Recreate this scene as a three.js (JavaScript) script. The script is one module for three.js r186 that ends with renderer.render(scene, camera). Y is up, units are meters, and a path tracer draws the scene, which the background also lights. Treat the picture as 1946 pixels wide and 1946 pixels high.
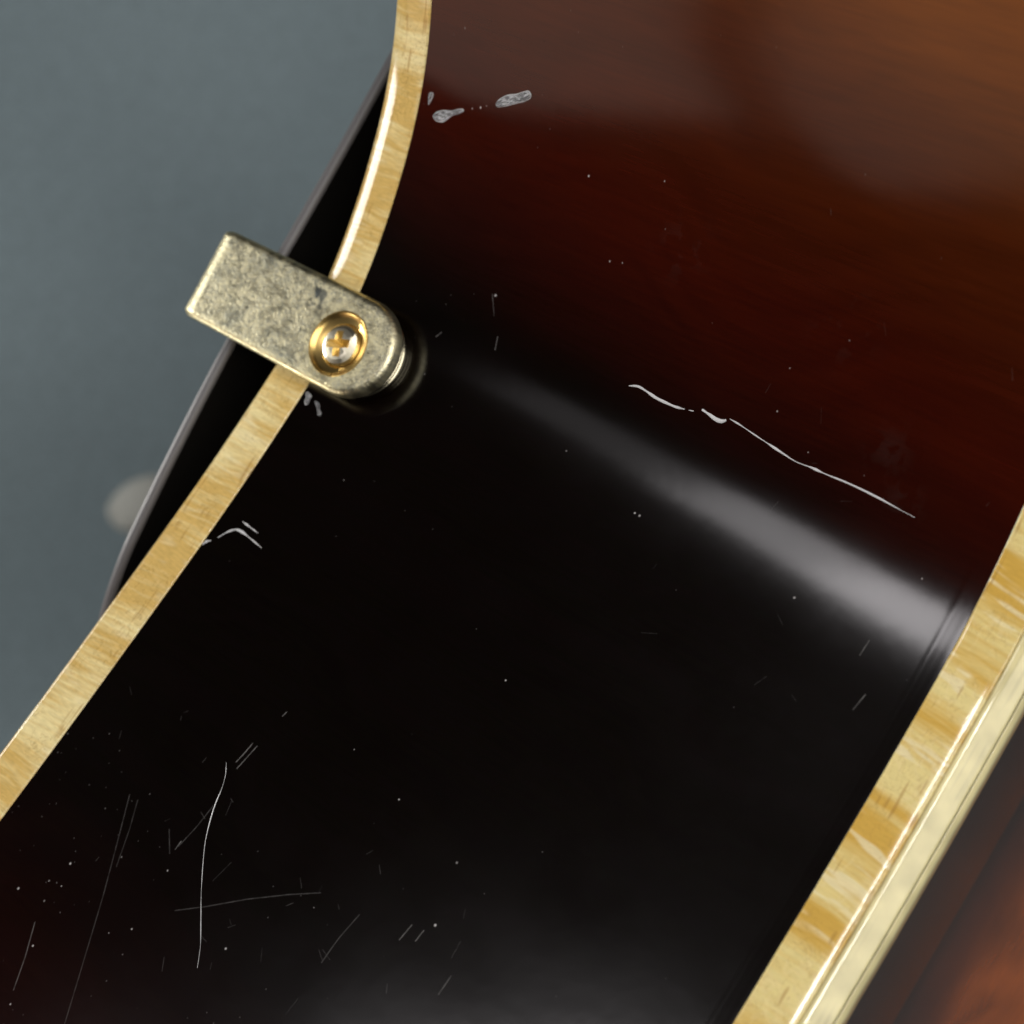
import * as THREE from 'three';
import { mergeVertices, mergeGeometries, toCreasedNormals } from 'three/addons/utils/BufferGeometryUtils.js';
import { RectAreaLightUniformsLib } from 'three/addons/lights/RectAreaLightUniformsLib.js';
import { Brush, Evaluator, SUBTRACTION } from 'three-bvh-csg';

const MM = 0.001;
const scene = new THREE.Scene();
scene.background = new THREE.Color().setRGB(0.012, 0.012, 0.012);      // the dim room
// ---------------------------------------------------------------- camera
const camera = new THREE.PerspectiveCamera(35, 1, 0.01, 40);
camera.position.set(0, 0, 0);
camera.lookAt(0, 0, -1);
camera.focus = 0.152;
camera.userData.fStop = 28;
const renderer = new THREE.WebGLRenderer({ antialias: true });
renderer.toneMapping = THREE.LinearToneMapping;
renderer.toneMappingExposure = 1;
renderer.shadowMap.enabled = true;
RectAreaLightUniformsLib.init();

// ---------------------------------------------------------------- lamps (all outside the frame)
const V = (x, y, z) => new THREE.Vector3(x, y, z);
const mid = V(0.021, 0.001, -0.149);                                     // middle of the guitar's side
function lampPanel(name, label, category, centre, along, facing, w, h, radiance, tint) {
  const o = new THREE.Group(); o.name = name; scene.add(o);
  const x = along.clone().normalize(), z = facing.clone().sub(centre); z.addScaledVector(x, -z.dot(x)).normalize();
  const y = z.clone().cross(x);
  o.position.copy(centre); o.quaternion.setFromRotationMatrix(new THREE.Matrix4().makeBasis(x, y, z));
  o.userData = { label, category };
  const dark = new THREE.MeshStandardMaterial({ color: 0x101010, roughness: 0.7 });
  const hs = new THREE.Mesh(new THREE.BoxGeometry(w + 0.02, h + 0.02, 0.03), dark); hs.name = 'housing'; hs.position.z = -0.022; o.add(hs);
  const m = new THREE.Mesh(new THREE.BoxGeometry(w, h, 0.004), new THREE.MeshStandardMaterial({ color: 0x222222, roughness: 1, emissive: new THREE.Color().setRGB(...tint), emissiveIntensity: 0.02 }));
  m.name = 'diffuser'; m.position.z = -0.005; o.add(m);
  const L = new THREE.RectAreaLight(new THREE.Color().setRGB(...tint), radiance, w, h);
  L.name = 'lamp'; L.position.z = 0.001; L.rotation.y = Math.PI; o.add(L);
  return o;
}
const dirAt = (d, r) => mid.clone().addScaledVector(V(...d).normalize(), r);
{ // strip lamp behind the left shoulder, split into added dimming panels to fade its streak
  const ends = [[-0.53, 0.387, 0.756], [-0.625, 0.387, 0.678], [-0.705, 0.386, 0.595], [-0.79, 0.385, 0.475]];
  [['streak_fade_lamp', 'brightest panel of the strip lamp split up to fade its streak', 9, 0.28], ['streak_fade_lamp_001', 'middle panel added to the strip lamp, dimmed to fade its streak', 3.7, 0.28], ['streak_fade_lamp_002', 'dimmest panel added to the strip lamp to fade its streak', 0.5, 0.24]].forEach(([n, l, rad, w], i) => {
    const p0 = dirAt(ends[i], 2 + 0.1 * i), p1 = dirAt(ends[i + 1], 2.1 + 0.1 * i), d = p1.clone().sub(p0);
    lampPanel(n, l, 'lamp', p0.lerp(p1, 0.5), d, mid, d.length(), w, rad, [1, 0.955, 0.97]);
  });
}
lampPanel('window_lamp', 'upper pane of a soft window beside the guitar', 'lamp', V(-0.52, -0.107, -0.255), V(0, 0, 1), V(0, -0.107, -0.255), 0.40, 0.169, 0.68, [1, 0.76, 0.63]);
lampPanel('window_lamp_001', 'lower wider pane of a soft window beside the guitar', 'lamp', V(-0.52, -0.345, -0.215), V(0, 0, 1), V(0, -0.345, -0.215), 0.47, 0.251, 0.6, [1, 0.74, 0.6]);
lampPanel('side_lamp', 'small bright upright soft lamp beyond the bracket', 'lamp', dirAt([-0.93, 0.295, -0.17], 0.5), V(-0.08, -0.34, -0.12), mid, 0.14, 0.2, 13, [1, 0.98, 0.94]);
lampPanel('added_low_lamp', 'added unseen soft lamp that brightens the lower edge of the bracket', 'lamp', dirAt([-0.85, -0.42, -0.32], 0.45), V(0, 0.3, 1), mid, 0.13, 0.13, 8, [1, 0.97, 0.92]);  // added to brighten the bracket's lower edge without more glare from the window panes
lampPanel('added_glint_lamp', 'added unseen tiny lamp that puts a glint on the back binding', 'lamp', dirAt([-0.3, 0.4, 0.87], 1.0), V(1, 0, 0), mid, 0.05, 0.05, 55, [1, 0.98, 0.95]);  // added only to put a short glint on the back binding's edge
lampPanel('fill_lamp', 'large square soft lamp behind the photographer', 'lamp', V(0.25, 0.08, 0.6), V(1, 0, 0), mid, 0.8, 0.7, 3.4, [1, 0.97, 0.92]);

// ---------------------------------------------------------------- noise
function hash(x, y, s) { let h = Math.imul(x | 0, 374761393) ^ Math.imul(y | 0, 668265263) ^ Math.imul(s | 0, 2147483647 - 1013904223); h = Math.imul(h ^ (h >>> 13), 1274126177); h ^= h >>> 16; return (h >>> 0) / 4294967296; }
function vn(x, y, s = 0) { const i = Math.floor(x), j = Math.floor(y); let u = x - i, v = y - j; u = u * u * (3 - 2 * u); v = v * v * (3 - 2 * v);
  return (hash(i, j, s) * (1 - u) + hash(i + 1, j, s) * u) * (1 - v) + (hash(i, j + 1, s) * (1 - u) + hash(i + 1, j + 1, s) * u) * v; }
function fbm(x, y, s = 0, o = 4) { let a = 0.5, r = 0, n = 0; for (let k = 0; k < o; k++) { r += a * vn(x, y, s + k * 17); n += a; x *= 2.03; y *= 2.03; a *= 0.5; } return r / n; }
let seed = 7; const rnd = () => (seed = (Math.imul(seed, 1664525) + 1013904223) >>> 0) / 4294967296;
const clamp = (x, a = 0, b = 1) => Math.min(b, Math.max(a, x));
const sm = (a, b, x) => { x = clamp((x - a) / (b - a)); return x * x * (3 - 2 * x); };
const mix = (a, b, f) => a + (b - a) * f;
const mix3 = (a, b, f) => [mix(a[0], b[0], f), mix(a[1], b[1], f), mix(a[2], b[2], f)];
const toS = (c) => 255 * (c <= 0.0031308 ? 12.92 * c : 1.055 * Math.pow(c, 1 / 2.4) - 0.055);
function tex(w, h, f, color = true) {                                     // f(u, v) -> [r, g, b]; colours are linear
  const d = new Uint8Array(w * h * 4);
  for (let j = 0; j < h; j++) for (let i = 0; i < w; i++) {
    const c = f((i + 0.5) / w, (j + 0.5) / h, i, j), k = 4 * (j * w + i);
    for (let q = 0; q < 3; q++) d[k + q] = clamp(color ? toS(clamp(c[q])) : 255 * c[q], 0, 255);
    d[k + 3] = 255;
  }
  const t = new THREE.DataTexture(d, w, h); t.magFilter = THREE.LinearFilter; t.minFilter = THREE.LinearMipmapLinearFilter; t.generateMipmaps = true;
  t.wrapS = t.wrapT = THREE.RepeatWrapping; if (color) t.colorSpace = THREE.SRGBColorSpace; t.needsUpdate = true; return t;
}

// ---------------------------------------------------------------- backdrop
{
  const g = new THREE.PlaneGeometry(2.4, 1.8, 120, 90), p = g.attributes.position;
  for (let i = 0; i < p.count; i++) { const x = p.getX(i), y = p.getY(i);
    p.setZ(i, 0.15 * fbm(x * 3.2 + y * 1.5 + 9, y * 5 - x * 0.6 + 4, 3, 2) + 0.012 * fbm(x * 11 + 5, y * 12 + x * 6, 5, 2)); }
  g.computeVertexNormals();
  const weave = tex(256, 256, (u, v) => { const n = 0.92 + 0.16 * (hash(Math.floor(u * 256), Math.floor(v * 256), 4) - 0.5) * 2; return [0.158 * n, 0.205 * n, 0.227 * n]; });
  weave.repeat.set(14, 10);
  const b = new THREE.Mesh(g, new THREE.MeshStandardMaterial({ map: weave, roughness: 0.95 }));
  b.name = 'backdrop'; b.position.set(0.1, 0, -0.62); b.userData = { kind: 'structure', label: 'plain blue grey cloth backdrop hanging behind the guitar', category: 'backdrop' };
  scene.add(b);
}

// ---------------------------------------------------------------- the guitar's own frame: x across its side, y along its side, z out of its side
const guitar = new THREE.Group(); guitar.name = 'archtop_guitar'; scene.add(guitar);
guitar.userData = { label: 'dark sunburst archtop guitar seen at its glossy side with maple binding', category: 'guitar' };
const AX = V(0.76793905, -0.41053243, 0.49166323), AY = V(0.47145073, 0.8818924, 0), AZ = V(-0.43359407, 0.23179499, 0.87078543);
guitar.position.set(-0.02337414, 0.02078802, -0.1754756);
guitar.quaternion.setFromRotationMatrix(new THREE.Matrix4().makeBasis(AX, AY, AZ));
// outline of the waist (natural cubic spline), millimetres
const KT = [-110, -80, -55, -35, -20, -8, 4, 16, 30, 45], KZ = [25.2, 16.2, 9.45, 4.88, 1.8, -0.05, -0.73, 1.734, 8.229, 21.491];
const KM = (() => { const n = KT.length, a = [], b = [], c = [], r = []; for (let i = 0; i < n; i++) { a[i] = c[i] = 0; b[i] = 1; r[i] = 0; }
  for (let i = 1; i < n - 1; i++) { const h0 = KT[i] - KT[i - 1], h1 = KT[i + 1] - KT[i]; a[i] = h0; b[i] = 2 * (h0 + h1); c[i] = h1; r[i] = 6 * ((KZ[i + 1] - KZ[i]) / h1 - (KZ[i] - KZ[i - 1]) / h0); }
  for (let i = 1; i < n; i++) { const w = a[i] / b[i - 1]; b[i] -= w * c[i - 1]; r[i] -= w * r[i - 1]; }
  const m = []; m[n - 1] = r[n - 1] / b[n - 1]; for (let i = n - 2; i >= 0; i--) m[i] = (r[i] - c[i] * m[i + 1]) / b[i]; return m; })();
function zc(t) { const n = KT.length; if (t > KT[n - 1]) { const h = KT[n - 1] - KT[n - 2]; return KZ[n - 1] + ((KZ[n - 1] - KZ[n - 2]) / h + KM[n - 2] * h / 6) * (t - KT[n - 1]); }
  let i = 0; while (i < n - 2 && t > KT[i + 1]) i++; const h = KT[i + 1] - KT[i], a = (KT[i + 1] - t) / h, b = (t - KT[i]) / h;
  return a * KZ[i] + b * KZ[i + 1] + ((a * a * a - a) * KM[i] + (b * b * b - b) * KM[i + 1]) * h * h / 6; }
const slope = (t) => (zc(t + 0.05) - zc(t - 0.05)) / 0.1;
function onRim(a, t, h = 0) { const s = slope(t), l = Math.hypot(1, s); return [a, t - s / l * h, zc(t) + h / l]; }   // h: height above the surface
function grid(nu, nv, f, flip = false) {                                  // f(i/nu, j/nv) -> {p:[mm], uv}
  const P = [], U = [], I = [];
  for (let j = 0; j <= nv; j++) for (let i = 0; i <= nu; i++) { const q = f(i / nu, j / nv, i, j); P.push(q.p[0] * MM, q.p[1] * MM, q.p[2] * MM); U.push(q.uv[0], q.uv[1]); }
  for (let j = 0; j < nv; j++) for (let i = 0; i < nu; i++) { const a = j * (nu + 1) + i, b = a + 1, c = a + nu + 1, d = c + 1; flip ? I.push(a, c, b, b, c, d) : I.push(a, b, c, b, d, c); }
  const g = new THREE.BufferGeometry(); g.setAttribute('position', new THREE.Float32BufferAttribute(P, 3)); g.setAttribute('uv', new THREE.Float32BufferAttribute(U, 2)); g.setIndex(I); g.computeVertexNormals(); return g;
}
function part(name, g, m, parent = guitar, label) { const o = new THREE.Mesh(g, m); o.name = name; o.castShadow = o.receiveShadow = true; parent.add(o); if (label) o.userData.label = label; return o; }

const A0 = 5.42, A1 = 78.58, T0 = -86, T1 = 62;
// ---- marks measured on the side: [across, along] in millimetres
const cracks = [[[39.68,8.69],[40.59,8.98],[41.67,8.9],[42.8,8.73],[43.95,8.7],[45.17,8.73],[46.12,8.88]],[[46.53,8.96],[47.07,9.07]],[[47.78,9.52],[48.69,9.38],[49.56,9.24],[50.11,9.32],[50.48,9.58]],[[50.76,9.81],[51.89,9.7],[53.57,9.45],[55.22,9.22],[56.85,8.99],[58.45,8.8],[60.08,8.91],[61.37,8.9],[63.16,8.99],[64.95,9.01],[67.12,8.94],[68.93,8.82],[70.54,8.74]]];
const nicks = [[[5.55,-25.6],[5.74,-25.13],[6.19,-24.8]],[[6.67,-24.17],[7.31,-23.15],[7.99,-22.52],[8.7,-22.4],[10.21,-22.53],[12.11,-22.76]],[[8.12,-21.47],[9.4,-21.56],[10.69,-21.68]]];
const longScratch = [[23.54,-41.95],[24.26,-42.88],[24.82,-44.06],[25.25,-45.59],[25.92,-47.26],[26.87,-49.05],[28.35,-51.08],[29.92,-53.02],[31.57,-54.86],[33.02,-56.52],[34.07,-58.11]];
const faint = [[[24.77,-39.15],[24.62,-40.44],[24.43,-41.44]],[[25.37,-39.12],[25.14,-40.6],[24.94,-41.91]],[[25.93,-34.95],[25.81,-35.47]],[[28.46,-55.47],[30.97,-53.53],[34.2,-50.79],[37.52,-48.31],[40.23,-46.49]],[[44.77,-46.02],[44.37,-48.72],[44.3,-51.22]],[[16.27,-64.15],[17.8,-67.04],[18.99,-69.82]],[[16.4,-49.76],[17.83,-52.54],[20.86,-58.45],[22.99,-62.97],[25.96,-69.2]],[[17.56,-49.7],[18.8,-52.28],[20.11,-55.66]],[[24.49,-51.17],[24.5,-50.29]],[[24.58,-50.83],[24.99,-48.39],[25.17,-45.93]],[[49.68,-44.12],[49.47,-45.74]],[[50.95,-43.89],[50.85,-45.02]],[[55.52,-45.59],[55.49,-47.43]],[[22.59,-50.08],[24.23,-51.77]],[[71.89,-2.58],[71.82,-4.07]],[[73.95,-6.89],[73.69,-8.48]],[[21.16,11.17],[22.27,9.35]],[[23.65,7.6],[24.0,6.3]],[[16.77,4.94],[17.15,5.56]]];
const faintGain = [0.5,0.45,0.6,0.16,0.16,0.3,0.14,0.12,0.5,0.15,0.5,0.4,0.3,0.15,0.3,0.35,0.2,0.3,0.5];
const chips = [[[7.49,24.77],[7.86,25.32],[8.67,25.7],[9.78,25.93],[10.5,26.28],[11.2,26.46],[11.35,26.22],[10.8,25.86],[9.93,25.41],[9.43,24.88],[8.87,24.52],[8.05,24.45]],[[15.06,27.76],[15.32,28.3],[16.27,28.95],[17.43,29.33],[18.7,29.89],[19.21,29.71],[19.23,29.31],[18.5,28.82],[17.66,28.46],[16.52,27.96],[15.5,27.6]],[[6.65,25.57],[6.41,26.63],[7.0,26.83],[7.05,26.35]],[[5.66,-6.5],[5.86,-6.24],[6.58,-6.42],[6.62,-6.73],[6.64,-6.96],[6.74,-7.41],[6.5,-7.68],[6.11,-7.36],[6.05,-6.9]],[[7.24,-6.78],[7.94,-6.79],[8.42,-7.31],[8.83,-7.53],[8.95,-7.89],[8.58,-7.97],[8.27,-7.62],[7.92,-7.29]]];
const dots = [[12.28,26.7],[13.27,27.04],[13.99,27.37],[9.96,32.89],[17.61,0.95],[21.56,11.21],[32.79,18.5],[46.3,-1.97],[46.86,-1.99],[43.99,-21.53],[54.76,12.14],[59.08,9.97],[64.09,-2.23],[73.4,4.25],[15.92,-12.62],[36.58,0.39],[54.33,16.03],[50.02,-37.52],[27.75,24.85],[36.1,26.75],[34.18,18.81],[41.57,-35.81],[19.95,-54.71],[12.26,-62.81],[19.68,-70.91],[15.65,-62.16],[16.25,-60.17],[25.73,-59.13],[23.89,-60.68],[26.56,-61.34],[35.33,-55.32],[34.59,-34.33],[15.5,-58.08],[14.68,-60.51],[17.73,-65.83],[25.17,-53.11],[51.61,-42.95]];

// ---- lacquer of the side: black edge dye burning through dark red to amber up the waist, fine scratches and dust
const RW = 2048, RH = 1024, pxT = RW / (T1 - T0), pxA = RH / (A1 - A0);
const mark = new Float32Array(RW * RH);                                    // pale scratch / dust matter, 0..1
function dab(a, t, r, k) { const ci = (t - T0) * pxT, cj = (a - A0) * pxA, R = Math.ceil((r + 0.1) * 14);
  for (let j = Math.max(0, Math.floor(cj - R)); j <= Math.min(RH - 1, cj + R); j++) for (let i = Math.max(0, Math.floor(ci - R)); i <= Math.min(RW - 1, ci + R); i++) {
    const d = Math.hypot((i - ci) / pxT, (j - cj) / pxA), v = k * clamp(1 - (d - r + 0.04) / 0.08); if (v > mark[j * RW + i]) mark[j * RW + i] = v; } }
function line(pts, w, k) { for (let s = 0; s + 1 < pts.length; s++) { const [a0, t0] = pts[s], [a1, t1] = pts[s + 1], n = Math.ceil(Math.hypot(a1 - a0, t1 - t0) / 0.05);
  for (let q = 0; q <= n; q++) { const f = q / n, a = mix(a0, a1, f), t = mix(t0, t1, f); dab(a, t, w, k * (0.45 + 0.9 * vn(a * 1.7 + t * 1.3, t * 2.1, 77))); } } }
faint.forEach((l, i) => line(l, 0.04, faintGain[i] * 0.7));
dots.forEach(([a, t]) => dab(a, t, 0.04 + 0.09 * rnd(), 0.25 + 0.6 * rnd()));
for (let i = 0; i < 90; i++) dab(mix(A0, 60, rnd() * rnd()), mix(-80, -46, rnd()), 0.02 + 0.05 * rnd(), 0.1 + 0.25 * rnd() * rnd());   // dust
for (let i = 0; i < 70; i++) dab(mix(A0, A1, rnd()), mix(T0, T1, rnd()), 0.02 + 0.04 * rnd(), 0.08 + 0.3 * rnd() * rnd());
for (let i = 0; i < 45; i++) { const a = mix(A0, 70, rnd()), t = mix(-75, -40, rnd()), q = (rnd() - 0.5) * 2.2 + 0.35, l = 0.4 + 2.2 * rnd() * rnd(); line([[a, t], [a + l * Math.sin(q), t - l * Math.cos(q)]], 0.015, 0.06 + 0.1 * rnd()); }
for (let i = 0; i < 16; i++) { const a = mix(50, 77, rnd()), t = mix(-12, 30, rnd()), q = (rnd() - 0.5) * 2.6, l = 0.3 + 1.2 * rnd(); line([[a, t], [a + l * Math.sin(q), t - l * Math.cos(q)]], 0.012, 0.03 + 0.08 * rnd()); }
const rimMap = tex(RW, RH, (u, v, i, j) => {
  const t = mix(T0, T1, u), a = mix(A0, A1, v);
  const w = 5 * (fbm(a * 0.05, t * 0.09, 11, 3) - 0.5), q = t + 0.16 * (a - 40) + w;
  const fig = fbm(a * 0.035 + 3, t * 0.42 + 0.9 * fbm(a * 0.06, t * 0.05, 23, 2) * 6, 21, 3), grain = fbm(a * 0.25, t * 5, 31, 2);
  let c = mix3([0.0022, 0.0010, 0.0006], [0.034, 0.0032, 0.0008], sm(4, 24, q));
  c = mix3(c, [0.066, 0.012, 0.0016], sm(22, 42, q));
  c = mix3(c, [0.20, 0.053, 0.0035], sm(36, 54, q));
  c = mix3(c, [0.012, 0.0018, 0.0012], sm(-52, -82, q) * 0.8);
  const k = (0.78 + 0.44 * fig) * (0.85 + 0.3 * grain), sme = [[40, 22, 2.2], [58, 21, 2.4], [66, 13, 1.8], [69, 9.5, 1.5]].reduce((z, [x, y, r]) => z + Math.exp(-((a - x) ** 2 + (t - y) ** 2) / (r * r)), 0), m = Math.max(mark[j * RW + i], 0.007 * clamp(sme) * sm(0.5, 0.66, fbm(a * 0.9, t * 0.9, 37, 3)));
  return mix3([c[0] * k, c[1] * k, c[2] * k], [0.62, 0.6, 0.6], m);
});
const rimBump = tex(1024, 512, (u, v) => { const t = mix(T0, T1, u), a = mix(A0, A1, v); const n = 0.75 * fbm(a * 0.22, t * 0.22, 41, 2) + 0.25 * fbm(a * 0.9, t * 0.9, 43, 2); return [n, n, n]; }, false);
const rimRough = tex(1024, 512, (u, v) => { const t = mix(T0, T1, u), a = mix(A0, A1, v); const n = 0.86 + 0.22 * fbm(a * 0.16, t * 0.2, 51, 4); return [n, n, n]; }, false);
const lacquer = new THREE.MeshPhysicalMaterial({ map: rimMap, roughness: 0.13, roughnessMap: rimRough, bumpMap: rimBump, bumpScale: 0.000006, ior: 1.5 });
const meniscus = (s) => -0.012 * Math.exp(-(((s - 1.5) / 0.35) ** 2)) + 0.035 * Math.exp(-((s / 0.7) ** 2));
part('side', grid(230, 300, (u, v) => {
  let x = u; const e = 0.05; x = u < 0.12 ? u / 0.12 * e : u > 0.82 ? 1 - (1 - u) / 0.18 * e : e + (u - 0.12) / 0.7 * (1 - 2 * e);
  const a = mix(A0, A1, x), t = mix(T0, T1, v), b = meniscus(A1 - a);
  return { p: onRim(a, t, b), uv: [v, x] };
}), lacquer);

// ---- bindings: a rounded section swept along the outline
function sweep(section, texLen, n = 300, closed = false) {
  const L = [0]; for (let k = 1; k < section.length; k++) L[k] = L[k - 1] + Math.hypot(section[k][0] - section[k - 1][0], section[k][1] - section[k - 1][1]);
  return grid(section.length - 1, n, (u, v, i) => { const t = mix(T0, T1, v), wob = 0.03 * (fbm(t * 0.7, section[i][0] > 40 ? 5 : 1, 61, 2) - 0.5); const hh = section[i][2] === undefined ? section[i][1] : mix(section[i][2], section[i][1], sm(-3, 5, t)); return { p: onRim(section[i][0] + wob, t, hh), uv: [v, L[i] / texLen] }; });
}
function arc(cx, cy, r, a0, a1, n) { const o = []; for (let k = 0; k <= n; k++) { const q = mix(a0, a1, k / n); o.push([cx + r * Math.cos(q), cy + r * Math.sin(q)]); } return o; }
const H = Math.PI / 2;
const lin = (x0, y0, x1, y1, n) => { const o = []; for (let k = 0; k <= n; k++) o.push([mix(x0, x1, k / n), mix(y0, y1, k / n)]); return o; };
const frontSec = [[5.42, -1.5], [5.42, -0.02], [5.36, 0.06], ...lin(5.2, 0.1, 2.4, 0.1, 10), ...[...Array(13)].map((_, k) => { const x = 1.8 * k / 12; return [2.3 - x, 0.1 - 0.09 * x - 0.1 * x * x, 0.1 - 0.012 * x * x]; }), [0.3, -0.52, -0.02], [0.12, -0.72, -0.16], [0.02, -1.0, -0.45], [0, -2], [0, -4]].reverse();
const EL = (f) => [83.05 + 2.6 * Math.cos(H * f), -2.0 + 1.74 * Math.sin(H * f)];      // rounded back corner, f from 1 (side) to 0 (back)
const els = (f0, f1, n) => [...Array(n + 1)].map((_, k) => EL(mix(f0, f1, k / n)));
const backSec = [[78.58, -1.5], [78.58, -0.02], [78.64, 0.08], ...lin(78.8, 0.1, 82.2, -0.12, 14), [82.5, -0.146], [82.75, -0.176], [82.9, -0.2], [82.98, -0.24], [83.0, -0.4]];
const beadSec = [[83.0, -0.6], [83.03, -0.3], ...els(0.96, 0.36, 18), [EL(0.36)[0] - 0.35, EL(0.36)[1] - 0.2]];
const lineSec = [[EL(0.36)[0] - 0.3, EL(0.36)[1] - 0.3], [EL(0.36)[0] - 0.05, EL(0.36)[1] - 0.02], [EL(0.325)[0] - 0.05, EL(0.325)[1]], [EL(0.32)[0] - 0.5, EL(0.32)[1] - 0.2]];
const plySec = [[EL(0.325)[0] - 0.3, EL(0.325)[1] - 0.05], ...els(0.325, 0, 10), [85.65, -3.2], [85.25, -3.4]];
function mapleMap(sd, flip) {                                              // curly maple: bars across, fine wavy flecks, pale ray streaks
  return tex(2048, 128, (u, v) => {
    const t = mix(T0, T1, u), a = v * 9;
    const warp = 0.6 * (fbm(a * 0.25, t * 0.12, sd, 2) - 0.5), tt = t + warp + (flip ? 0.1 : -0.06) * a;
    const bar = flip ? 0.5 + 0.85 * (vn(tt * 0.36, a * 0.05, sd + 3) - 0.5) + 0.35 * (vn(tt * 0.95, a * 0.12, sd + 4) - 0.5) : fbm(tt * 0.24, a * 0.06, sd + 3, 3);
    const fleck = fbm(tt * 3.4 + 0.9 * vn(a * 0.5, t * 0.5, sd + 5), a * 0.2, sd + 7, 3);
    const cell = 1 - Math.abs(2 * fbm(tt * 1.1 + 2 * vn(a * 1.3, t * 1.1, sd + 8), a * 0.9, sd + 9, 2) - 1);
    const ray = sm(0.6, 0.76, fbm(tt * 1.6 + 3, a * 0.22 + 9, sd + 11, 2)) * sm(0.3, 0.55, vn(a * 0.4, t * 0.4, sd + 12));
    const dash = sm(0.7, 0.82, fbm(t * 0.35, a * 2.6, sd + 13, 2)) * sm(0.45, 0.65, vn(t * 0.3, a * 0.7, sd + 14));
    let c = mix3(flip ? [0.66, 0.41, 0.085] : [0.68, 0.46, 0.15], flip ? [0.82, 0.68, 0.30] : [0.88, 0.74, 0.38], clamp(0.5 + (bar - 0.5) * (flip ? 2.0 : 2.6) + (fleck - 0.5) * (flip ? 0.8 : 1.4)));
    c = mix3(c, [0.86, 0.70, 0.36], 0.35 * sm(0.78, 0.98, cell) * sm(0.35, 0.6, bar));
    c = mix3(c, [0.88, 0.77, 0.48], (flip ? 0.7 : 0.35) * ray);
    c = mix3(c, [0.40, 0.21, 0.05], 0.55 * dash);
    const crk = Math.abs(2 * fbm(tt * 2.1 + 1.4 * vn(a * 2.2, t * 1.6, sd + 15), a * 1.5 + 0.8 * vn(t * 1.3, a, sd + 16), sd + 17, 2) - 1), pore = fbm(t * 7, a * 1.6, sd + 18, 2);
    c = mix3(c, [0.36, 0.20, 0.05], (flip ? 0.25 : 0.45) * sm(0.09, 0.0, crk) * sm(0.35, 0.6, vn(t * 0.35, a * 0.3, sd + 19)));
    const gk = flip ? 0.93 + 0.14 * pore : 0.86 + 0.28 * pore; c = [c[0] * gk, c[1] * gk, c[2] * gk];
    return c;
  });
}
const mapleF = mapleMap(101, false), mapleB = mapleMap(203, true);
const mapleMat = (m) => new THREE.MeshPhysicalMaterial({ map: m, roughness: 0.1, ior: 1.5, bumpMap: m, bumpScale: 0.00001 });
part('front_binding', sweep(frontSec, 9, 300), mapleMat(mapleF), guitar, 'golden flamed maple binding under the metal bracket');
const bb = part('back_binding', sweep(backSec, 9, 300), mapleMat(mapleB), guitar, 'wide flamed maple binding along the back edge');
part('purfling_line', sweep(lineSec, 9, 300), new THREE.MeshStandardMaterial({ color: new THREE.Color().setRGB(0.10, 0.06, 0.015), roughness: 0.4 }), bb);
const creamMap = tex(1024, 64, (u, v) => { const t = mix(T0, T1, u), n = 0.9 + 0.2 * (fbm(t * 0.5, v * 4, 301, 3) - 0.5) * 2 - 0.12 * sm(0.62, 0.75, fbm(t * 0.12, v * 40, 303, 2)); return [0.90 * n, 0.80 * n, 0.44 * n]; });
part('edge_bead', sweep(beadSec, 9, 300), mapleMat(creamMap), bb, 'pale cream bead rounding the back edge');
part('outer_ply', sweep(plySec, 9, 300), mapleMat(creamMap), bb);

// ---- carved back and top
const backMap = tex(1024, 512, (u, v) => { const t = mix(T0, T1, u), s = v * 150; const w = 6 * (fbm(t * 0.05, s * 0.05, 71, 3) - 0.5);
  const fl = fbm(t * 0.12 + s * 0.03, s * 0.05 + 2 * fbm(t * 0.05, s * 0.05, 73, 2), 75, 3), gr = fbm(t * 0.7, s * 2.2, 77, 3);
  let c = mix3([0.003, 0.002, 0.0015], [0.10, 0.022, 0.006], sm(22, 36, s + w)); c = mix3(c, [0.58, 0.135, 0.02], sm(32, 70, s + w));
  const k = (0.45 + 1.1 * fl) * (0.8 + 0.4 * gr); return [c[0] * k, c[1] * k, c[2] * k]; });
const backA = (s) => 85.35 - 0.025 * Math.min(s, 24) + (s > 24 ? 0.0011 * (s - 24) ** 2 * (s < 90 ? 1 : 1) : 0);
part('back', grid(120, 140, (u, v) => { const s = 150 * u * u * 0.6 + 150 * u * 0.4, t = mix(T0, T1, v); const p = onRim(backA(s), t, 0); return { p: [p[0], p[1], p[2] - 3.1 - s], uv: [v, u * u * 0.6 + u * 0.4] }; }, true), new THREE.MeshPhysicalMaterial({ map: backMap, roughness: 0.16, ior: 1.5 }), guitar, 'dark edged reddish brown carved back');
part('top', grid(60, 100, (u, v) => { const s = 130 * u, t = mix(T0, T1, v); return { p: [0.4 - 5 * (1 - Math.cos(clamp((s - 12) / 118) * Math.PI / 2)), t, zc(t) - 3.5 - s], uv: [v, u] }; }), new THREE.MeshPhysicalMaterial({ color: new THREE.Color().setRGB(0.006, 0.003, 0.002), roughness: 0.2 }));

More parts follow.
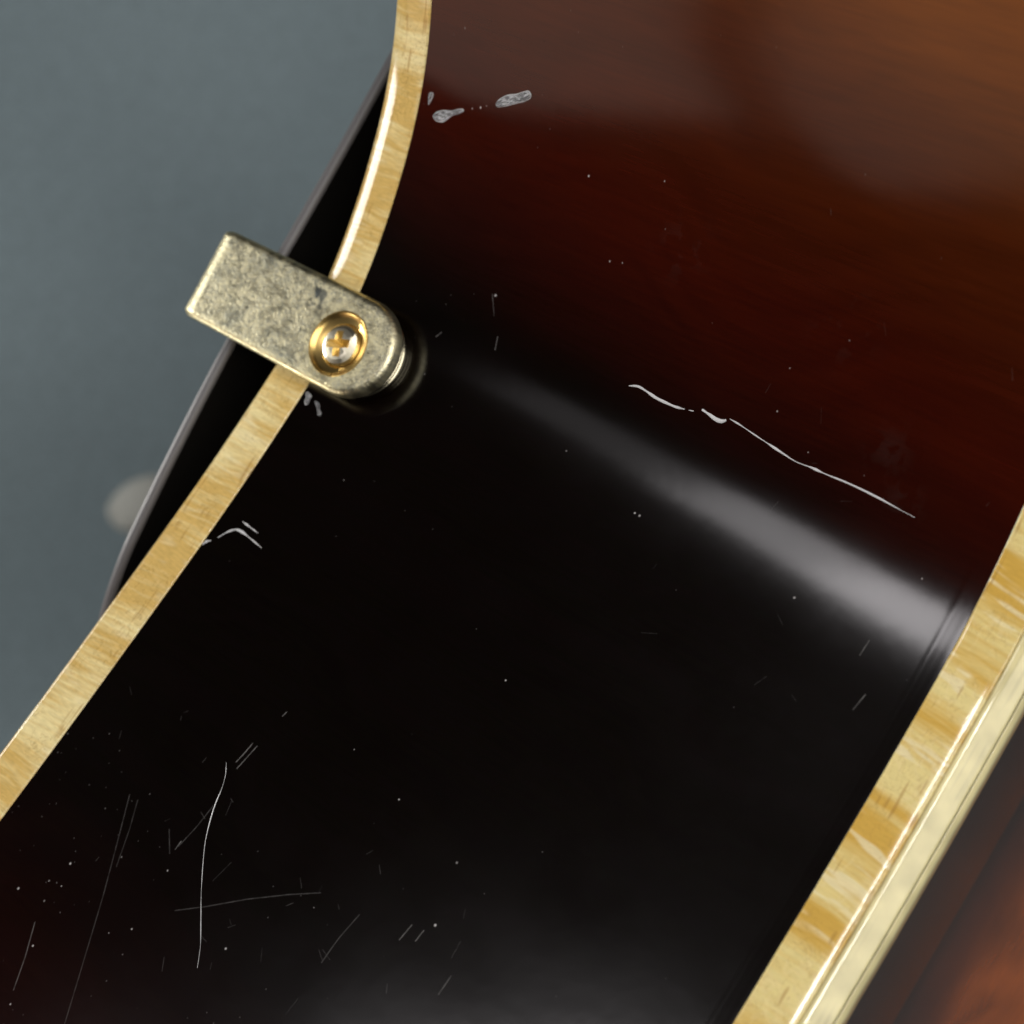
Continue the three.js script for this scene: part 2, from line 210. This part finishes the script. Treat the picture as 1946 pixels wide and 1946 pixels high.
// ---- pickguard: a black plate hovering over the top, its edge a lighter grey
{
  const edge = new THREE.SplineCurve([[62, -5], [46, -4.7], [31, -4.4], [18, -4.1], [6.7, -3.6], [-6.6, -2.9], [-18, -3.1], [-27, -3.6], [-33, -4.2], [-40, -6.0], [-46, -9.5], [-51, -17], [-53, -30]].map(([t, n]) => new THREE.Vector2(t, n))).getPoints(150);
  const s = new THREE.Shape(); edge.forEach((q, i) => i ? s.lineTo(q.x * MM, (q.y - 0.35) * MM) : s.moveTo(q.x * MM, (q.y - 0.35) * MM)); s.lineTo(-53 * MM, -75 * MM); s.lineTo(62 * MM, -75 * MM); s.closePath();
  const g = new THREE.ExtrudeGeometry(s, { depth: 1.16 * MM, bevelEnabled: false });
  g.applyMatrix4(new THREE.Matrix4().makeBasis(V(0, 1, 0), V(0, 0, 1), V(1, 0, 0))); g.translate(-9.96 * MM, 0, 0);
  const pg = part('pickguard', g, new THREE.MeshPhysicalMaterial({ color: new THREE.Color().setRGB(0.006, 0.0055, 0.005), roughness: 0.3 }), guitar, 'black pickguard plate hovering behind the bracket');
  const sec = [[-10.0, -0.6], [-10.0, -0.35], [-9.92, -0.14], [-9.75, -0.03], [-9.4, 0.02], [-9.05, -0.03], [-8.88, -0.14], [-8.78, -0.4], [-8.76, -0.6]];
  part('edge', grid(sec.length - 1, 150, (u, v, i, j) => { const q = edge[j], e = edge[Math.min(150, j + 1)], b = edge[Math.max(0, j - 1)], l = Math.hypot(e.x - b.x, e.y - b.y), nx = -(e.y - b.y) / l, ny = (e.x - b.x) / l, h = -sec[i][1] + 0.03 * (vn(q.x * 0.8, 3, 5) - 0.5);
    return { p: [sec[i][0], q.x + nx * h, q.y + ny * h], uv: [v * 10, u] }; }, true), new THREE.MeshPhysicalMaterial({ color: new THREE.Color().setRGB(0.13, 0.125, 0.13), roughness: 0.35 }), pg, 'lighter grey bevelled edge of the pickguard');
}

// ---- bracket: bent strap with a round end, tarnished gold plating
const bracket = new THREE.Group(); bracket.name = 'bracket'; guitar.add(bracket);
bracket.userData.label = 'tarnished gold metal pickguard bracket with a round screwed end';
bracket.position.set(-0.15 * MM, 0.1 * MM, 0.65 * MM);
const TH = 2.1, HX = 8.85, HY = -0.5, HR = 3.4;
const brMap = tex(1024, 512, (u, v) => { const x = mix(-40, 20, u), y = mix(-8, 8, v);
  const f1 = fbm(x * 3.4, y * 3.4, 81, 3), f2 = fbm(x * 0.35, y * 0.35, 83, 3), rd = Math.abs(2 * fbm(x * 2.9 + y, y * 3.6 - x, 85, 3) - 1);
  const dh = Math.hypot(x - HX, y - HY), clean = clamp(sm(5.4, 3.2, dh) * 0.75 + sm(4.4, 5.1, Math.abs(y - 0.1)) * 0.9 + sm(-10, -12, x) * 0.5);
  let c = mix3([0.50, 0.475, 0.35], [0.78, 0.715, 0.48], clamp(0.5 + (f1 - 0.5) * 2.6));
  c = mix3(c, [0.26, 0.28, 0.25], 0.55 * sm(0.5, 0.75, f2) * (1 - clean));
  c = mix3(c, [0.74, 0.68, 0.43], 0.8 * sm(0.13, 0.02, rd));
  c = mix3(c, [0.06, 0.08, 0.095], 0.9 * sm(0.45, 0.75, fbm(x * 1.6, y * 1.6 + x * 0.8, 87, 3) + 0.35 * Math.exp(-((x - 3.2) ** 2 / 1.6 + (y - 3.2) ** 2 / 2.2)) - 0.18) * Math.exp(-((x - 3.2) ** 2 / 6 + (y - 3) ** 2 / 5)));
  c = mix3(c, [0.74, 0.66, 0.38], 0.75 * clean * clamp(0.3 + f1));
  return c; });
const brBump = tex(1024, 512, (u, v) => { const x = mix(-40, 20, u), y = mix(-8, 8, v); const n = 0.6 * fbm(x * 4, y * 4, 91, 3) + 0.4 * Math.abs(2 * fbm(x * 2.9 + y, y * 3.6 - x, 85, 3) - 1); return [n, n, n]; }, false);
const brRough = tex(512, 256, (u, v) => { const x = mix(-40, 20, u), y = mix(-8, 8, v); const n = 0.35 + 0.45 * fbm(x * 1.4, y * 1.4, 95, 3); return [n, n, n]; }, false);
const gilt = new THREE.MeshPhysicalMaterial({ map: brMap, metalness: 1, roughness: 0.7, roughnessMap: brRough, bumpMap: brBump, bumpScale: 0.00005 });
{
  const xc = 10.3, r = 5.4, xb = -10.7, RB = 3.0, al = (RB - TH * 0.35) * H, bs = 0.75, bt = TH * 0.46;   // round end, bend, rounded edges
  const xs = []; for (let k = 0; k <= 12; k++) xs.push(mix(-24, xb - al, k / 12)); for (let k = 1; k <= 16; k++) xs.push(mix(xb - al, xb, k / 16)); for (let k = 1; k <= 40; k++) xs.push(mix(xb, xc, k / 40)); for (let k = 1; k <= 36; k++) xs.push(xc + (r - 0.0005) * Math.sin(H * k / 36));
  const ny = 40, P = [], U = [], I = [], nx = xs.length;
  const half = (x) => x > xc ? Math.sqrt(Math.max(0, r * r - (x - xc) ** 2)) : mix(5.28, 5.4, clamp((x + 24) / (xc + 24)));
  for (const side of [0, 1]) for (let i = 0; i < nx; i++) for (let j = 0; j <= ny; j++) {
    const x = xs[i], w = half(x), yy = w * Math.sin(H * (2 * j / ny - 1)), y = yy + mix(0.27, -0.05, clamp((x + 24) / (xc + 24)));
    const d = x > xc ? r - Math.hypot(x - xc, yy) : w - Math.abs(yy), e = clamp(1 - d / bs), f = bt * (1 - Math.sqrt(1 - e * e)), ding = 0.03 * (fbm(x * 0.8, y * 0.8 + 5, 141, 2) - 0.5);
    const z = side ? f : TH - f + ding;
    let X = x, Zz = z; const rr = RB - TH + z;
    if (x < xb) { const q = Math.min(1, (xb - x) / al); X = xb - rr * Math.sin(q * H); Zz = (TH - RB) + rr * Math.cos(q * H); if (xb - x > al) Zz -= (xb - x) - al; }
    P.push(X * MM, y * MM, Zz * MM); U.push((x + 40) / 60, (y + 8) / 16);
  }
  const id = (sd, i, j) => sd * nx * (ny + 1) + i * (ny + 1) + j;
  for (let i = 0; i + 1 < nx; i++) { for (let j = 0; j < ny; j++) { I.push(id(0, i, j), id(0, i + 1, j), id(0, i, j + 1), id(0, i + 1, j), id(0, i + 1, j + 1), id(0, i, j + 1)); I.push(id(1, i, j), id(1, i, j + 1), id(1, i + 1, j), id(1, i + 1, j), id(1, i, j + 1), id(1, i + 1, j + 1)); }
    I.push(id(0, i, 0), id(1, i, 0), id(0, i + 1, 0), id(1, i, 0), id(1, i + 1, 0), id(0, i + 1, 0)); I.push(id(0, i, ny), id(0, i + 1, ny), id(1, i, ny), id(1, i, ny), id(0, i + 1, ny), id(1, i + 1, ny)); }
  for (let j = 0; j < ny; j++) { I.push(id(0, 0, j), id(0, 0, j + 1), id(1, 0, j), id(1, 0, j), id(0, 0, j + 1), id(1, 0, j + 1)); I.push(id(0, nx - 1, j), id(1, nx - 1, j), id(0, nx - 1, j + 1), id(1, nx - 1, j), id(1, nx - 1, j + 1), id(0, nx - 1, j + 1)); }
  const g = new THREE.BufferGeometry(); g.setAttribute('position', new THREE.Float32BufferAttribute(P, 3)); g.setAttribute('uv', new THREE.Float32BufferAttribute(U, 2)); g.setIndex(I); g.computeVertexNormals();
  const drill = new THREE.CylinderGeometry((HR + 0.08) * MM, (HR + 0.08) * MM, 8 * MM, 56); drill.rotateX(H); drill.translate(HX * MM, HY * MM, 0);
  const b1 = new Brush(g), b2 = new Brush(drill); b1.updateMatrixWorld(); b2.updateMatrixWorld();
  const cut = new Evaluator(); cut.useGroups = false; cut.attributes = ['position', 'normal', 'uv'];
  const sg = cut.evaluate(b1, b2, SUBTRACTION).geometry;
  part('strap', sg, gilt, bracket, 'tarnished gold strap with rounded end and bent tail');
  const gold = new THREE.MeshPhysicalMaterial({ color: new THREE.Color().setRGB(0.84, 0.58, 0.20), metalness: 1, roughness: 0.28 });
  const cup = new THREE.LatheGeometry([[0.3, 0.8], [1.9, 0.8], [2.28, 0.9], [2.34, 1.25], [2.45, 1.4], [2.7, 1.52], [3.05, 1.7], [3.28, 1.9], [3.4, 2.07], [3.5, 2.13], [3.62, 2.11], [3.75, 1.95]].map(([a, b]) => new THREE.Vector2(a * MM, b * MM)), 64);
  cup.rotateX(H); cup.translate(HX * MM, HY * MM, 0);
  part('countersink', toCreasedNormals(cup, 0.5), gold, bracket, 'bright gold countersunk ring round the screw');
  // cross-head screw
  const head = new THREE.LatheGeometry([[0, 0.85], [2.15, 0.85], [2.24, 1.2], [2.22, 1.5], [2.08, 1.8], [1.7, 2.05], [1.2, 2.2], [0.6, 2.27], [0, 2.3]].map(([a, b]) => new THREE.Vector2(a * MM, b * MM)), 48);
  const silver = new THREE.MeshPhysicalMaterial({ color: new THREE.Color().setRGB(0.78, 0.72, 0.56), metalness: 1, roughness: 0.3 });   // plating rubbed off the head, left in the cross
  const ev = new Evaluator(); ev.useGroups = true; ev.attributes = ['position', 'normal'];
  const strip = (q) => { q = q.index ? q.toNonIndexed() : q; q.deleteAttribute('uv'); return q; };
  const one = (q) => { q.clearGroups(); return q; };
  let br = new Brush(one(mergeVertices(strip(head.clone()), 1e-7)), silver); br.updateMatrixWorld();
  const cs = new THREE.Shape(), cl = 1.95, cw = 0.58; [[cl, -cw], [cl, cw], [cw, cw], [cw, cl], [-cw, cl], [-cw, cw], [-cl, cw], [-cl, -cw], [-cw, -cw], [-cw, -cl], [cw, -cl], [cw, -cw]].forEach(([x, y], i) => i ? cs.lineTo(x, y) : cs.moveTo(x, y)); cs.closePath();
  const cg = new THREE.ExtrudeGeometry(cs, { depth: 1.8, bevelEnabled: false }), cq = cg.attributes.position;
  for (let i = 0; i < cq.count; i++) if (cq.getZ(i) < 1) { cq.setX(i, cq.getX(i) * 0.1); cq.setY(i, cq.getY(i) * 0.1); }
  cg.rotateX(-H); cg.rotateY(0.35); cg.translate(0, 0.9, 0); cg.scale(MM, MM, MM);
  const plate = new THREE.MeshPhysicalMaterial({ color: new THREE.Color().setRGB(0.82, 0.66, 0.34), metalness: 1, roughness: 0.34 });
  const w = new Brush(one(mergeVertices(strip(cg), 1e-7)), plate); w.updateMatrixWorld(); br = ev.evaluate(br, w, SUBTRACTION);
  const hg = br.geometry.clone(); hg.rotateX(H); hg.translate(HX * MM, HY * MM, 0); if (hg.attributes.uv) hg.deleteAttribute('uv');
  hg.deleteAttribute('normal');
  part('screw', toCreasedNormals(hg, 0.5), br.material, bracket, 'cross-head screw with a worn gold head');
}

{ // ribbed metal spacer filling the gap between the strap's round end and the side
  const pr = [[3.8, -1.7], [4.55, -1.7], [4.62, -1.45]]; for (let k = 0; k < 4; k++) { const z = -1.3 + k * 0.5; pr.push([4.62, z], [4.72, z + 0.12], [4.72, z + 0.28], [4.6, z + 0.38]); } pr.push([3.8, 0.7]);
  const g = new THREE.LatheGeometry(pr.map(([a, b]) => new THREE.Vector2(a * MM, b * MM)), 72); g.rotateX(H); g.translate(10.3 * MM, -0.05 * MM, 0);
  part('spacer', toCreasedNormals(g, 0.5), new THREE.MeshPhysicalMaterial({ color: new THREE.Color().setRGB(0.55, 0.5, 0.36), metalness: 1, roughness: 0.22 }), bracket, 'ribbed metal spacer under the round end of the strap');
}

// ---- broken lacquer: raised cracks and flaked chips on the side
const flakeBump = tex(256, 256, (u, v) => { const n = 0.6 * fbm(u * 18, v * 18, 111, 4) + 0.4 * Math.abs(2 * fbm(u * 30, v * 30, 113, 2) - 1); return [n, n, n]; }, false);
const flakeMap = tex(256, 128, (u, v) => { const n = fbm(u * 22, v * 5, 115, 3), k = Math.abs(2 * fbm(u * 14 + 3, v * 4, 117, 2) - 1), c = mix(0.97, mix(0.34, 0.95, sm(0.36, 0.6, n)) * mix(0.25, 1, sm(0.0, 0.1, k)), sm(0.12, 0.3, v + 0.16 * (n - 0.5))); return [c, c, c * 1.05]; });   // white broken rim round a greyer floor
const ridgeMat = new THREE.MeshPhysicalMaterial({ color: new THREE.Color().setRGB(0.62, 0.62, 0.64), roughness: 0.2 });
const flakeMat = new THREE.MeshPhysicalMaterial({ map: flakeMap, roughness: 0.14, bumpMap: flakeBump, bumpScale: 0.0005 });
function ridge(name, pts, width, height) {
  const c = new THREE.CatmullRomCurve3(pts.map(([a, t]) => V(a, t, 0))), n = Math.max(8, pts.length * 6);
  part(name, grid(6, n, (u, v) => { const q = c.getPoint(v), d = c.getTangent(v), w = width * (0.25 + 0.75 * Math.sqrt(Math.max(0, Math.sin(Math.PI * clamp(0.06 + v * 0.9))))) * (0.45 + 1.1 * vn(v * n * 0.22, width * 90, 121)), x = (u - 0.5) * 2;
    return { p: onRim(q.x - d.y * x * w / 2, q.y + d.x * x * w / 2, -0.02 + height * (1 - x * x)), uv: [u, v * 6] }; }, true), ridgeMat);
}
cracks.forEach((l, i) => ridge('crack', l, [0.24, 0.13, 0.32, 0.2][i], 0.1));
nicks.forEach((l, i) => ridge('scratch', l, [0.26, 0.28, 0.2][i], 0.08));
ridge('scratch', longScratch, 0.11, 0.04);
chips.forEach((pts, k) => {
  const n = 48, c = new THREE.CatmullRomCurve3(pts.map(([a, t]) => V(a, t, 0)), true, 'catmullrom', 0.4), ring = c.getSpacedPoints(n); ring.length = n;
  const cx = pts.reduce((s, q) => s + q[0], 0) / pts.length, cy = pts.reduce((s, q) => s + q[1], 0) / pts.length;
  const dir = pts.length > 5 ? V(pts[Math.floor(pts.length / 2)][0] - pts[0][0], pts[Math.floor(pts.length / 2)][1] - pts[0][1], 0) : V(0, 0.6, 0);
  part('lacquer_chip', grid(n, 8, (u, v, i) => { const q = ring[i % n], f = 1 - v; const bx = cx + dir.x * 0, s = ((q.x - cx) * dir.x + (q.y - cy) * dir.y) / (dir.lengthSq() + 1e-6);   // shrink towards the chip's own spine
    const sx = cx + dir.x * clamp(s, -0.42, 0.42), sy = cy + dir.y * clamp(s, -0.42, 0.42), a = mix(sx, q.x, f), t = mix(sy, q.y, f);
    const h = -0.03 + 0.12 * sm(0, 0.25, v) + 0.2 * (fbm(a * 3 + k, t * 3, 131, 3) - 0.5) * 2 * sm(0.1, 0.4, v);
    return { p: onRim(a, t, h), uv: [u, v] }; }), flakeMat);
});

// ---------------------------------------------------------------- the pale thing lying against the backdrop, far out of focus
{
  const k = new THREE.Group(); k.name = 'cream_knob'; scene.add(k); k.userData = { label: 'small pale cream rounded knob on the grey backdrop, out of focus', category: 'knob' };
  k.position.set(-0.125, 0.004, -0.555); k.scale.set(1.05, 0.85, 0.6); k.rotation.z = 0.5;
  const cream = new THREE.MeshStandardMaterial({ color: new THREE.Color().setRGB(0.27, 0.275, 0.255), roughness: 0.6 });
  const dome = new THREE.LatheGeometry([[0, 0], [11, 0], [12.5, 3], [12.8, 8], [11.5, 13], [8, 16.5], [4, 18], [0, 18.4]].map(([a, b]) => new THREE.Vector2(a * MM, b * MM)), 32); dome.rotateX(H);
  part('cap', dome, cream, k);
  const base = new THREE.CylinderGeometry(9 * MM, 10 * MM, 8 * MM, 24); base.rotateX(H); base.translate(0, 0, -4 * MM); part('stem', base, cream, k);
}
scene.traverse((o) => { if (o.isMesh) o.castShadow = o.receiveShadow = true; });
renderer.render(scene, camera);
